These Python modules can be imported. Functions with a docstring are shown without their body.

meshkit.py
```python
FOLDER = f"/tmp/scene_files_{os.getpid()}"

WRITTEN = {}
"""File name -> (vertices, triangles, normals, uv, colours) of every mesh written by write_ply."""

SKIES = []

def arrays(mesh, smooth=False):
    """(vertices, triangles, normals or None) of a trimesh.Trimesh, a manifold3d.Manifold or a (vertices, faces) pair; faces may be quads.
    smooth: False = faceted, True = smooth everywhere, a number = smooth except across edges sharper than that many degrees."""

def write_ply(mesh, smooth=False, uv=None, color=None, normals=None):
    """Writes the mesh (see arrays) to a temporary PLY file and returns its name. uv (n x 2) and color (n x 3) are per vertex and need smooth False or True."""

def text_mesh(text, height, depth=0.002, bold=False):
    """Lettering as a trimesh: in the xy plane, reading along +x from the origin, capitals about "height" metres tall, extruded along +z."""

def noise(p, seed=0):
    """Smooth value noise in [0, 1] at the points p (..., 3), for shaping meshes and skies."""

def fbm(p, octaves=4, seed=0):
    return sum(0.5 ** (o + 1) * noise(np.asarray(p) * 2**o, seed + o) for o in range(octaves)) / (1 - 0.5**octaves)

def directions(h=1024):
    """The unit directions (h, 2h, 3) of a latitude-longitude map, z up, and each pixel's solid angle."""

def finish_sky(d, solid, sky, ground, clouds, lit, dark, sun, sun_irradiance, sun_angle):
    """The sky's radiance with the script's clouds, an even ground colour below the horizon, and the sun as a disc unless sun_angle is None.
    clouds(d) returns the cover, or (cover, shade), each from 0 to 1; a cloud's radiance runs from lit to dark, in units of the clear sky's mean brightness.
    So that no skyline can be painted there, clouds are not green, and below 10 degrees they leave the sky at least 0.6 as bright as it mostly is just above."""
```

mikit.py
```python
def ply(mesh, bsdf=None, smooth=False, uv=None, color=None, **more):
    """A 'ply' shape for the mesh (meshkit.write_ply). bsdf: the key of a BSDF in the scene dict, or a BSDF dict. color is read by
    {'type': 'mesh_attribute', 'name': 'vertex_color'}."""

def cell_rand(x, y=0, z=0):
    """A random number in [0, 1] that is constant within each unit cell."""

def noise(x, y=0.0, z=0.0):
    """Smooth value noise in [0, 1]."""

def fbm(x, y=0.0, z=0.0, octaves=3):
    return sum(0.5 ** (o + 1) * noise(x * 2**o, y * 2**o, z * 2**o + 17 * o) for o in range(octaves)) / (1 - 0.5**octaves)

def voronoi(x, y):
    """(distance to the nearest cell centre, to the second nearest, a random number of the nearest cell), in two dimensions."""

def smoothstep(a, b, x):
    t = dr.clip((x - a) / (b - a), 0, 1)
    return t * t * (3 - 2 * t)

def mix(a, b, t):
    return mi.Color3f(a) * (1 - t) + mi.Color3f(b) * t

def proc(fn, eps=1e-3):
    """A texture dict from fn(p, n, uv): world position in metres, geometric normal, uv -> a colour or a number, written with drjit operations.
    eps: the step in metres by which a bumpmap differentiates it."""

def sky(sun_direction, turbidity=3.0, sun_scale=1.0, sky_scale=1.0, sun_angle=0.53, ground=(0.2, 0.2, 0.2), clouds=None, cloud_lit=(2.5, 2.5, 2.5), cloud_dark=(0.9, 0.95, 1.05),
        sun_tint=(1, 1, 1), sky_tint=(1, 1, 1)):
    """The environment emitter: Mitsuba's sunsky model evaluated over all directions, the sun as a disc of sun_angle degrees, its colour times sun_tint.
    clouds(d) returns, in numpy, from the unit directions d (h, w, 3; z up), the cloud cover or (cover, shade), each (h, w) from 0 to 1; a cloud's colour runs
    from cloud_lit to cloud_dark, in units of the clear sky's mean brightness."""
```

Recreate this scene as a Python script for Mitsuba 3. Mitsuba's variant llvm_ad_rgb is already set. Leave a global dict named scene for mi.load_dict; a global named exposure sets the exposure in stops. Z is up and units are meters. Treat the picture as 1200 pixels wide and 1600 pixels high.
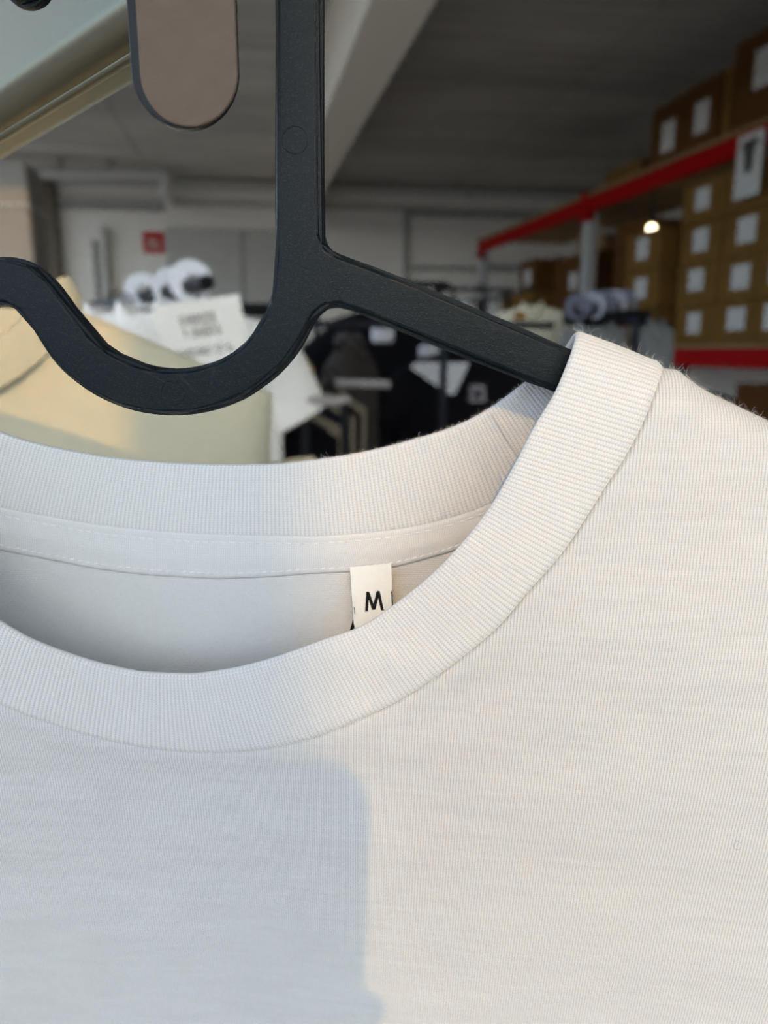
import math, random
import numpy as np, trimesh, manifold3d as m3, shapely, shapely.geometry as sg, shapely.ops
from scipy.interpolate import CubicSpline, PchipInterpolator
import drjit as dr, mitsuba as mi, mikit, meshkit
from mikit import noise, fbm, cell_rand, smoothstep, mix

random.seed(7); rng = np.random.default_rng(7)
T = mi.ScalarTransform4f
scene, labels = {}, {}

# ------------------------------------------------------------------ camera
# room axes: +Y runs into the hall, +X to the right, z up; the phone's lens is at (0, 0, 1.5)
EYE = np.array([0, 0, 1.5]); AZ, PITCH, F = math.radians(9.4), math.radians(12.0), 1180.0
fwd = np.array([math.sin(AZ) * math.cos(PITCH), math.cos(AZ) * math.cos(PITCH), -math.sin(PITCH)])
rgt = np.array([math.cos(AZ), -math.sin(AZ), 0.0]); upv = np.cross(rgt, fwd)
flat = np.array([math.sin(AZ), math.cos(AZ), 0.0])
scene['camera'] = {'type': 'thinlens', 'fov': 2 * math.degrees(math.atan(600 / F)), 'fov_axis': 'x', 'near_clip': 0.01, 'far_clip': 200.0,
                   'aperture_radius': 0.0011, 'focus_distance': 0.182,
                   'to_world': T().look_at(origin=EYE.tolist(), target=(EYE + fwd).tolist(), up=[0, 0, 1])}

# ------------------------------------------------------------------ light: sky and low sun through the open shop front behind the camera
exposure = 6.2
def dirpx(x, y):
    d = fwd + rgt * (x - 600) / F - upv * (y - 800) / F
    return d
SUN = -dirpx(488, 1274); SUN /= np.linalg.norm(SUN)
def clouds(d):
    c = meshkit.fbm(d * [2.0, 2.0, 4.0] + 3.0, 4, 5)
    return np.clip((c - 0.42) * 4.0, 0, 0.75)
scene['sky'] = mikit.sky(SUN.tolist(), turbidity=4.0, sun_scale=0.0134, sky_scale=0.2, ground=(0.25, 0.24, 0.22), clouds=clouds,
                         cloud_lit=(1.5, 1.5, 1.5), cloud_dark=(0.9, 0.92, 0.97), sun_tint=(1.0, 0.73, 0.28), sky_tint=(0.96, 1.0, 1.03))

# ------------------------------------------------------------------ helpers
def numbered(key):
    if key not in scene and key not in labels and not any(k.startswith(key + '__') for k in scene): return key
    i = 1
    while True:
        k = f'{key}_{i:03d}'
        if k not in scene and k not in labels and not any(q.startswith(k + '__') for q in scene): return k
        i += 1
GROUPS = {'carton': 'cartons on the red rack', 'size_divider': 'round size rings on the rails', 'white_shirt': 'white T-shirts on the black rail', 'hanging_garment': 'garments seen edge on along the grey rail',
          'clip_hanger': 'clip hangers on the far dark rail', 'grey_shirt': 'light grey T-shirts below the red rack', 'clothes_hanger': 'hangers in the hung garments', 'clothes_rail': 'clothes rails'}
def thing(name, label, cat, group=None):
    k = numbered(name); labels[k] = {'label': label, 'category': cat}; group = group or GROUPS.get(name)
    if group: labels[k]['group'] = group
    return k
def part(parent, name, mesh, bsdf, label=None, smooth=False, kind=None, **kw):
    base = f'{parent}__{name}'; k, i = base, 1
    while k in scene: k = f'{base}_{i:03d}'; i += 1
    scene[k] = mikit.ply(mesh, bsdf, smooth, **kw) if not isinstance(mesh, dict) else mesh
    if label or kind:
        labels[k] = {}
        if label: labels[k]['label'] = label
        if kind: labels[k]['kind'] = kind
    return k
def struct(name, mesh, bsdf, label=None, smooth=False):
    scene[name] = mikit.ply(mesh, bsdf, smooth); labels[name] = {'kind': 'structure'}
    if label: labels[name]['label'] = label
    return name
def solo(name, label, cat, mesh, bsdf, group=None, smooth=False, **kw):
    k = thing(name, label, cat, group); scene[k] = mikit.ply(mesh, bsdf, smooth, **kw); return k
def at(px, py, Y):
    d = dirpx(px, py); return EYE + d * Y / d[1]
def onX(px, py, X):
    d = dirpx(px, py); return EYE + d * X / d[0]
def box(x0, x1, y0, y1, z0, z1, bev=0.0):
    if bev <= 0: return trimesh.creation.box(bounds=[[x0, y0, z0], [x1, y1, z1]])
    b = bev; pts = []
    for x, sx in ((x0, 1), (x1, -1)):
        for y, sy in ((y0, 1), (y1, -1)):
            for z, sz in ((z0, 1), (z1, -1)):
                pts += [[x + sx * b, y + sy * b, z], [x + sx * b, y, z + sz * b], [x, y + sy * b, z + sz * b]]
    return trimesh.convex.convex_hull(np.array(pts))
def tube(p0, p1, r, n=14):
    return trimesh.creation.cylinder(radius=r, segment=[np.asarray(p0, float), np.asarray(p1, float)], sections=n)
def cat(ms): return trimesh.util.concatenate(list(ms))
def pipe(pts, r, n=10):
    p = np.asarray(pts, float); t = np.gradient(p, axis=0); t /= np.linalg.norm(t, axis=1, keepdims=True) + 1e-12
    ref = np.array([0.123, 0.37, 0.92]); a = np.cross(t, ref); a /= np.linalg.norm(a, axis=1, keepdims=True) + 1e-9
    b = np.cross(t, a); ang = np.arange(n) * 2 * np.pi / n
    r = np.broadcast_to(r, (len(p),))
    v = p[:, None] + r[:, None, None] * (np.cos(ang)[None, :, None] * a[:, None] + np.sin(ang)[None, :, None] * b[:, None])
    i, j = np.meshgrid(np.arange(len(p) - 1), np.arange(n), indexing='ij')
    q = np.stack([i * n + j, i * n + (j + 1) % n, (i + 1) * n + (j + 1) % n, (i + 1) * n + j], -1).reshape(-1, 4)
    f = np.vstack([q[:, [0, 1, 2]], q[:, [0, 2, 3]]])
    c0 = [[0, k + 1, k] for k in range(1, n - 1)]; e = (len(p) - 1) * n
    c1 = [[e, e + k, e + k + 1] for k in range(1, n - 1)]
    return trimesh.Trimesh(v.reshape(-1, 3), np.vstack([f, c0, c1]), process=False)
def gridmesh(P):                                                       # P: (n, m, 3) -> vertices, faces
    n, m = P.shape[:2]; i, j = np.meshgrid(np.arange(n - 1), np.arange(m - 1), indexing='ij')
    a = i * m + j
    f = np.vstack([np.stack([a, a + m, a + m + 1], -1).reshape(-1, 3), np.stack([a, a + m + 1, a + 1], -1).reshape(-1, 3)])
    return trimesh.Trimesh(P.reshape(-1, 3), f, process=False)

# ------------------------------------------------------------------ materials
def rgbt(c): return {'type': 'rgb', 'value': list(c)}
def matte(name, c, rough=0.85, spec=0.06, metallic=0.0):
    scene[name] = {'type': 'twosided', 'bsdf': {'type': 'principled', 'base_color': rgbt(c) if not isinstance(c, dict) else c, 'roughness': rough, 'specular': spec, 'metallic': metallic}}
    return name
def diffuse(name, c):
    scene[name] = {'type': 'twosided', 'bsdf': {'type': 'diffuse', 'reflectance': rgbt(c) if not isinstance(c, dict) else c}}; return name
def bumped(name, fn, scale, inner, eps):
    scene[name] = {'type': 'twosided', 'bsdf': {'type': 'bumpmap', 'arbitrary': mikit.proc(fn, eps), 'scale': scale, 'bsdf': inner}}; return name

WHITE = (0.84, 0.84, 0.84)
WALE, COURSE = 0.00076, 0.00060
def jersey_h(p, n, uv):
    x = uv.x / WALE + 0.10 * (noise(uv.x * 300, uv.y * 90) - 0.5); f = x - dr.floor(x)
    y = uv.y / COURSE + 0.55 * dr.abs(f - 0.5) * 2 + 0.15 * noise(uv.x * 900, uv.y * 700)
    g = y - dr.floor(y)
    w = dr.sqrt(dr.maximum(1e-4, dr.sin(math.pi * f)))
    s = dr.sqrt(dr.maximum(1e-4, dr.sin(math.pi * g)))
    return w * (0.62 + 0.38 * s)
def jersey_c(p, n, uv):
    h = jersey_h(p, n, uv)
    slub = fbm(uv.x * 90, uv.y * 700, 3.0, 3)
    k = 0.52 + 0.36 * h + 0.08 * (slub - 0.5)  # shade of the stitch gaps put into the colour, plus slub grain
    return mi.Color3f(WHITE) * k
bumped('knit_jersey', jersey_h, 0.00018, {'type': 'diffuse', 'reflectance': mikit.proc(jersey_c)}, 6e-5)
def purl_h(p, n, uv):
    x = uv.x / WALE; y = uv.y / (COURSE * 1.0)
    row = dr.floor(y); x = x + 0.5 * (row - 2 * dr.floor(row * 0.5)); f = x - dr.floor(x); g = y - dr.floor(y)
    return dr.sqrt(dr.maximum(1e-4, dr.sin(math.pi * g))) * (0.5 + 0.5 * dr.sqrt(dr.maximum(1e-4, dr.sin(math.pi * f))))
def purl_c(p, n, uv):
    return mi.Color3f(WHITE) * (0.56 + 0.34 * purl_h(p, n, uv))  # darker between the purl loops: gap shade put into the colour
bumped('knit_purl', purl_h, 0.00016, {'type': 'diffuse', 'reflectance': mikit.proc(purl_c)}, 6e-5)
RIB = 0.00112
def rib_h(p, n, uv):
    x = uv.x / (RIB); f = x - dr.floor(x)
    y = uv.y / 0.00072 + 0.9 * dr.abs(f - 0.5); g = y - dr.floor(y)
    return dr.sqrt(dr.maximum(1e-4, dr.sin(math.pi * g)))
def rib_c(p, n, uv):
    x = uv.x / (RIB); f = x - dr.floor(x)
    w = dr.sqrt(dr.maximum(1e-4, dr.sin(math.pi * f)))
    return mi.Color3f(WHITE) * (0.48 + 0.22 * w + 0.21 * rib_h(p, n, uv))  # shade of rib grooves and stitch gaps put into the colour
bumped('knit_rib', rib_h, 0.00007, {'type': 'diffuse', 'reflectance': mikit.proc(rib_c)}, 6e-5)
def tape_h(p, n, uv):
    x = uv.x / 0.00062; f = x - dr.floor(x); y = uv.y / 0.0006 + 0.6 * dr.abs(f - 0.5); g = y - dr.floor(y)
    return dr.sqrt(dr.maximum(1e-4, dr.sin(math.pi * f))) * (0.6 + 0.4 * dr.sqrt(dr.maximum(1e-4, dr.sin(math.pi * g))))
def tape_c(p, n, uv): return mi.Color3f(WHITE) * (0.66 + 0.22 * tape_h(p, n, uv))  # tape loops coloured darker in their gaps, as shade
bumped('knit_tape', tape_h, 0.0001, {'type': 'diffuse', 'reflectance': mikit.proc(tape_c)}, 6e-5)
diffuse('plain_jersey', (0.69, 0.69, 0.69)); diffuse('white_thread', (0.78, 0.78, 0.79)); diffuse('grey_thread', (0.62, 0.60, 0.62))  # the last one is a greyish thread for collar seam and lint
def satin_c(p, n, uv): return mi.Color3f((0.82, 0.83, 0.81)) * (0.94 + 0.06 * noise(uv.x * 9000, uv.y * 3000))
matte('satin_label', mikit.proc(satin_c), 0.6, 0.4)
matte('black_thread', (0.012, 0.012, 0.014), 0.8)
diffuse('fuzz_fibre', (0.82, 0.80, 0.78))

def plastic_h(p, n, uv):
    return 0.7 * noise(p.x * 6000, p.y * 6000, p.z * 6000) + 0.3 * noise(p.x * 2800, p.y * 2800, p.z * 2800)
def plastic_c(p, n, uv):
    k = smoothstep(0.55, 0.85, noise(p.x * 3600, p.y * 3600, p.z * 3600))
    s = smoothstep(0.55, 0.8, fbm(p.x * 60, p.y * 60, p.z * 60, 3))
    return mix((0.0025, 0.0075, 0.0118), (0.050, 0.045, 0.038), dr.clip(0.27 * k + 0.08 * s, 0, 1))
bumped('black_plastic', plastic_h, 0.00006, {'type': 'principled', 'base_color': mikit.proc(plastic_c), 'roughness': 0.36, 'specular': 0.17}, 8e-5)
def felt_c(p, n, uv):
    a = fbm(p.x * 2500, p.y * 2500, p.z * 2500, 3); b = fbm(p.x * 260, p.y * 260, p.z * 260, 3)
    return mix((0.115, 0.082, 0.062), (0.165, 0.120, 0.092), dr.clip(0.5 * a + 0.6 * b, 0, 1))
def felt_h(p, n, uv): return fbm(p.x * 2500, p.y * 2500, p.z * 2500, 3)
bumped('felt_pad', felt_h, 0.00012, {'type': 'principled', 'base_color': mikit.proc(felt_c), 'roughness': 0.8, 'specular': 0.3}, 8e-5)
matte('black_gloss', (0.008, 0.011, 0.015), 0.3, 0.2)
def steel_a(p, n, uv): return 0.30 + 0.08 * noise(p.x * 900, p.y * 900, p.z * 2500)
scene['rail_steel'] = {'type': 'twosided', 'bsdf': {'type': 'principled', 'base_color': rgbt((0.225, 0.205, 0.15)), 'metallic': 1.0, 'roughness': mikit.proc(steel_a)}}
matte('beige_cloth', (0.62, 0.57, 0.42)); matte('white_cloth', (0.86, 0.835, 0.79)); matte('grey_cloth', (0.20, 0.21, 0.215))
matte('black_cloth', (0.006, 0.006, 0.008)); matte('navy_cloth', (0.008, 0.011, 0.024)); matte('tan_cloth', (0.26, 0.22, 0.165)); matte('charcoal_cloth', (0.05, 0.045, 0.043))
matte('print_white', (0.55, 0.56, 0.60)); matte('print_grey', (0.22, 0.21, 0.24)); matte('ring_white', (0.80, 0.82, 0.88), 0.4); matte('ring_blue', (0.13, 0.145, 0.19), 0.4); matte('ring_pale', (0.32, 0.35, 0.42), 0.4)
matte('card_white', (0.87, 0.83, 0.77)); matte('ink', (0.06, 0.06, 0.05)); matte('black_metal', (0.012, 0.012, 0.013), 0.4); matte('grey_metal', (0.34, 0.31, 0.30), 0.35)
matte('dark_post', (0.02, 0.022, 0.03), 0.5); matte('clip_grey', (0.45, 0.46, 0.48), 0.3); matte('orange_card', (0.30, 0.13, 0.015)); matte('brown_board', (0.36, 0.20, 0.07))
matte('red_paint', (0.30, 0.0015, 0.002), 0.5, 0.05); matte('rack_steel', (0.36, 0.37, 0.38), 0.45, 0.5)
def cardboard_c(base):
    def fn(p, n, uv):
        return mi.Color3f(base) * (0.85 + 0.3 * fbm(p.x * 6, p.y * 6, p.z * 9, 3))
    return mikit.proc(fn)
matte('cardboard', cardboard_c((0.140, 0.073, 0.017)), 0.9, 0.1); matte('cardboard_pale', cardboard_c((0.25, 0.15, 0.07)), 0.9, 0.1); matte('cardboard_dark', cardboard_c((0.085, 0.036, 0.010)), 0.9, 0.1)
matte('box_label', (0.46, 0.45, 0.43)); matte('packing_tape', (0.22, 0.135, 0.055), 0.4)
def board_c(p, n, uv): return mi.Color3f((0.24, 0.155, 0.075)) * (0.8 + 0.4 * fbm(p.x * 3, p.y * 40, p.z * 40, 3))
matte('deck_wood', mikit.proc(board_c))
def wall_c(p, n, uv): return mi.Color3f((0.83, 0.80, 0.745)) * (0.94 + 0.12 * fbm(p.x * 1.3, p.y * 1.3, p.z * 1.3, 4))
diffuse('wall_paint', mikit.proc(wall_c))
diffuse('column_paint', (0.28, 0.265, 0.245)); diffuse('trim_grey', (0.36, 0.36, 0.34)); diffuse('trim_light', (0.52, 0.51, 0.48)); diffuse('door_grey', (0.50, 0.495, 0.475)); diffuse('recess_brown', (0.15, 0.13, 0.095))
def slab_c(p, n, uv):
    b = fbm(p.x * 0.9, p.y * 2.2, 4.0, 4)
    g = noise(p.x * 0.8, p.y * 14)
    return mi.Color3f((0.54, 0.51, 0.455)) * (0.68 + 0.45 * b + 0.16 * (g - 0.5))
def slab_shaded(p, n, uv): return slab_c(p, n, uv) * 0.72  # same boards darkened: shade of the right bays put into the colour
diffuse('ceiling_board', mikit.proc(slab_c)); diffuse('ceiling_board_shaded', mikit.proc(slab_shaded)); diffuse('beam_paint', (0.74, 0.67, 0.56))
def floor_c(p, n, uv): return mi.Color3f((0.36, 0.345, 0.315)) * (0.8 + 0.4 * fbm(p.x * 2, p.y * 2, 1.0, 4))
matte('floor_concrete', mikit.proc(floor_c), 0.6); diffuse('pipe_paint', (0.55, 0.54, 0.52)); matte('frame_paint', (0.10, 0.10, 0.10), 0.5)
diffuse('red_sign', (0.50, 0.05, 0.05))

# ------------------------------------------------------------------ the hall
BACK, CEIL, LEFT, RIGHT, FRONT = 10.4, 3.62, -3.6, 4.6, -1.6
struct('floor', box(LEFT - .2, RIGHT + .2, FRONT - .2, BACK + .2, -0.1, 0), 'floor_concrete')
struct('wall_back', box(LEFT - .2, RIGHT + .2, BACK, BACK + 0.2, 0, CEIL + .2), 'wall_paint')
struct('wall_right', box(RIGHT, RIGHT + .2, FRONT - .2, BACK, 0, CEIL + .2), 'wall_paint')
lw = [box(LEFT - .2, LEFT, FRONT - .2, BACK, 0, .12), box(LEFT - .2, LEFT, FRONT - .2, BACK, 3.55, CEIL + .2)]
for y in (FRONT - .2, 1.15, 4.05, 6.95, BACK - .12): lw.append(box(LEFT - .2, LEFT, y, y + .25, .1, 3.56))
struct('wall_left', cat(lw), 'wall_paint')                             # long window band, beyond the left edge of the view
# ceiling: slab with separate boards below it
nx, ny = 4, 11
xs = [LEFT, -1.2, 0.55, 2.6, RIGHT]; ys = np.linspace(FRONT, BACK, ny + 1)
SKY0, SKY1 = ys[2], ys[7]                                              # unseen roof light over the left bay, added to brighten the back
zc0, zc1 = CEIL + .03, CEIL + .2
struct('ceiling', cat([box(-1.2, RIGHT + .2, FRONT - .2, BACK + .2, zc0, zc1), box(LEFT - .2, -1.2, FRONT - .2, SKY0, zc0, zc1), box(LEFT - .2, -1.2, SKY1, BACK + .2, zc0, zc1), box(LEFT - .2, LEFT + .15, SKY0, SKY1, zc0, zc1)]), 'ceiling_board')
for i in range(nx):
    for j in range(ny):
        if i == 0 and SKY0 - .01 < ys[j] < SKY1 - .01: continue
        part('ceiling', 'panel', box(xs[i] + .006, xs[i + 1] - .006, ys[j] + .006, ys[j + 1] - .006, CEIL + rng.uniform(0, .006), CEIL + .03), 'ceiling_board' if i < 2 else 'ceiling_board_shaded')
for y in np.linspace(SKY0, SKY1, 6)[1:-1]: part('ceiling', 'added_glazing_bar', box(LEFT + .15, -1.2, y - .025, y + .025, CEIL + .04, CEIL + .12), 'frame_paint')  # bars across the added roof opening
bm = box(0.70, 1.02, FRONT, BACK, 3.10, CEIL + .02, 0.012); bm.vertices[:, 0] -= 0.033 * bm.vertices[:, 1]
struct('trim_1', bm, 'beam_paint', 'pale painted concrete beam running along the ceiling')
# shop front behind the camera: open bays between posts
OPEN_L, OPEN_R, HEAD = -3.6, 1.9, 3.3
struct('wall_front', cat([box(OPEN_R, RIGHT, FRONT - .2, FRONT, 0, CEIL), box(LEFT, OPEN_L, FRONT - .2, FRONT, 0, CEIL), box(OPEN_L, OPEN_R, FRONT - .2, FRONT, HEAD, CEIL)]), 'wall_paint')
SH = EYE + dirpx(452, 1000) * .19; tq = (FRONT - SH[1]) / SUN[1]; POSTX = (SH + SUN * tq)[0]      # the sun grazes this post
for i, x in enumerate((OPEN_L, POSTX - .13)):
    struct(f'trim_{5 + i}', box(x, x + .13, FRONT - .1, FRONT + .02, 0, HEAD, .004), 'frame_paint')

# back wall details
struct('trim_2', cat([box(LEFT, RIGHT, BACK - .10, BACK, 3.50, 3.60, .01), box(LEFT, RIGHT, BACK - .05, BACK, 3.30, 3.36, .01)]), 'trim_light', 'pale horizontal mouldings below the ceiling at the back wall')
struct('door_1', box(-1.09, 0.55, BACK - .06, BACK, 0.0, 3.03, .01), 'door_grey', 'tall grey sliding door in the back wall')
part('door_1', 'panel_seam', box(-0.16, -0.12, BACK - .075, BACK - .055, 0.0, 3.02, .004), 'trim_grey')
part('door_1', 'sign_strip', box(-0.96, -0.36, BACK - .075, BACK - .06, 2.64, 2.77, .004), 'trim_light', 'pale strip on the grey door')
fr = cat([box(1.98, 2.06, BACK - .06, BACK, 0.0, 3.32, .008), box(2.06, RIGHT, BACK - .06, BACK, 3.24, 3.32, .008), box(2.06, RIGHT, BACK - .05, BACK, 2.56, 2.62, .008)])
struct('door_2', box(2.06, RIGHT, BACK - .03, BACK, 0.0, 3.24), 'wall_paint', 'pale sectional gate in the back wall behind the red rack')
part('door_2', 'frame', fr, 'trim_grey', 'grey frame of the gate')
p0, p1 = at(50, 250, 7.2), at(39, 250, 7.2)
struct('wall_partition', box(p1[0] - .55, p1[0], 7.2, 7.7, 0, p1[2], .02), 'column_paint', 'beige partition block standing left of the back wall')
part('wall_partition', 'coping', box(p1[0] - .56, p1[0] + .012, 7.18, 7.72, p1[2] - .37, p1[2] - .35, .004), 'trim_light')
a, b = at(40, 300, BACK - .15), at(84, 300, BACK - .15)
struct('trim_3', box(a[0] - .1, b[0], BACK - .15, BACK, 0, CEIL, .01), 'recess_brown', 'thin brown strip coloured dark for the recess beside the partition')  # nearly flat; the darkness of the recess is put into its colour
a, b = at(52, 270, 9.6), at(252, 271, 9.6)
ppk = solo('ceiling_pipe', 'pale grey pipe running level below the ceiling left of the black hanger shank', 'pipe', pipe([a - [0.8, 0, 0], a, (a + b) / 2, b, b + [0.06, 0, -0.03], at(258, 300, 9.62), at(266, 312, 9.65), at(269, 316, 10.42)], 0.062, 12), 'pipe_paint', smooth=30)
for q in (95, 172):
    c = at(q, 271, 9.6); part(ppk, 'bracket', box(c[0] - .03, c[0] + .03, 9.54, 9.66, c[2] - .02, CEIL + .0, .01), 'trim_grey')
struct('trim_4', box(-3.4, -1.1, BACK - .05, BACK, 3.22, 3.30, .008), 'trim_grey', 'grey cable duct along the back wall')
c0 = at(163, 470, BACK - .075); c1 = at(163, 362, BACK - .075)
rp = solo('riser_pipe', 'pale vertical service pipe on the back wall left of the red sign', 'pipe', cat([tube([c0[0], BACK - .075, 0.0], c1, 0.05), trimesh.creation.icosphere(3, 0.06).apply_translation(c1)]), 'trim_light', smooth=40)
part(rp, 'casing', box(c0[0] - .11, c0[0] - .05, BACK - .055, BACK - .005, 0.01, c1[2] - .1, .01), 'trim_grey')
c = at(240, 379, BACK - .012)
sk = solo('wall_sign', 'small red and white safety sign on the back wall beside the grey door', 'sign', box(c[0] - .13, c[0] + .13, BACK - .02, BACK, c[2] - .13, c[2] + .13, .004), 'red_sign')
part(sk, 'symbol', cat([box(c[0] - .06, c[0] - .03, BACK - .026, BACK - .018, c[2] - .10, c[2] + .05), box(c[0] + .03, c[0] + .06, BACK - .026, BACK - .018, c[2] - .10, c[2] + .02), box(c[0] - .03, c[0] + .03, BACK - .026, BACK - .018, c[2] - .02, c[2] + .02)]), 'trim_light')

# ------------------------------------------------------------------ red pallet rack with cartons (local frame: x' = depth into the rack, y' along the aisle)
RA = math.radians(2.86); RO = np.array([3.16, 0, 0])
def rack(m):
    m = m.copy(); v = m.vertices.copy(); c, s_ = math.cos(RA), math.sin(RA)
    m.vertices = np.stack([RO[0] + c * v[:, 0] - s_ * v[:, 1], RO[1] + s_ * v[:, 0] + c * v[:, 1], v[:, 2]], 1); return m
rk = thing('pallet_rack', 'tall pallet rack with red beams and grey uprights holding brown cartons', 'rack')
POSTS, DEPTH = (3.78, 6.50, 9.22), 1.05
for y in POSTS:
    for x in (0.0, DEPTH - .08):
        k = part(rk, 'upright', rack(cat([box(x, x + .03, y - .05, y + .05, 0.01, 2.66, .004), box(x, x + .09, y - .05, y - .035, 0.01, 2.66, .003), box(x, x + .09, y + .035, y + .05, 0.01, 2.66, .003)])), 'rack_steel', 'grey steel upright')
        part(rk, 'foot_plate', rack(box(x - .03, x + .12, y - .07, y + .07, 0, .012)), 'rack_steel')
    for z in (0.3, 1.0, 1.9, 2.5):
        part(rk, 'brace', rack(box(.09, DEPTH - .08, y - .015, y + .015, z, z + .04)), 'rack_steel')
for i in range(2):
    y0, y1 = POSTS[i] + .05, POSTS[i + 1] - .05
    for z in (0.30, 1.46, 2.72):
        for x in ((-.02, DEPTH - .04) if z < 2 else (-.02,)):
            b = part(rk, 'beam', rack(box(x, x + .05, y0, y1, z - .06, z + .06, .008)), 'red_paint', 'red beam')
            for ye, sg_ in ((y0, -1), (y1, 1)):
                part(rk, 'connector', rack(box(x - .012, x + .06, ye - .02 if sg_ > 0 else ye - .075, ye + .075 if sg_ > 0 else ye + .02, z - .13, z + .10, .006)), 'red_paint')
        for q in range(6):
            ya = y0 + (y1 - y0) * q / 6; yb = y0 + (y1 - y0) * (q + 1) / 6
            part(rk, 'deck_board', rack(box(-.03, DEPTH, ya + .004, yb - .004, z + .06, z + .085)), 'deck_wood')
BOX_N = 0
def carton(y, z, w, h, d=0.46, x=0.02, mat='cardboard', label='', lab=True, lw=.17, lh=.155, lz=.52, group=None):
    k = thing('carton', label, 'cardboard box', group)
    part(k, 'body', rack(box(x, x + d, y + .005, y + w - .005, z, z + h - .004, .004)), mat)
    part(k, 'seal', rack(box(x - .0012, x + d, y + w / 2 - .03, y + w / 2 + .03, z + h - .008, z + h - .0025)), 'packing_tape')
    if lab:
        yc = y + w * .5; part(k, 'label', rack(box(x - .002, x + .001, yc - lw / 2, yc + lw / 2, z + h * lz - lh / 2, z + h * lz + lh / 2)), 'box_label', 'white label')
    return k
rows = ['bottom', 'second from bottom', 'third from bottom', 'top']
zb = 1.545
# middle shelf, near bay: columns a..e from far to near
cols = [(5.18, .47, -.085, 4, 'farthest'), (4.62, .45, .0, 4, 'second farthest'), (4.16, .45, -.01, 4, 'third farthest'), (3.86, .29, -.05, 4, 'nearest')]
for ci, (y, w, x, n, name) in enumerate(cols):
    for r in range(n):
        if ci == 0 and r == 3: continue
        h = .262 if ci else .27
        carton(y, zb + r * h, w, h, x=x + rng.uniform(-.012, .012), lw=.155 + rng.uniform(-.015, .015), lh=.14 + rng.uniform(-.01, .012), lz=.56 + rng.uniform(-.05, .05),
               label=f'white-labelled brown carton, {rows[r]} in the {name} stack on the middle rack shelf')
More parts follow.
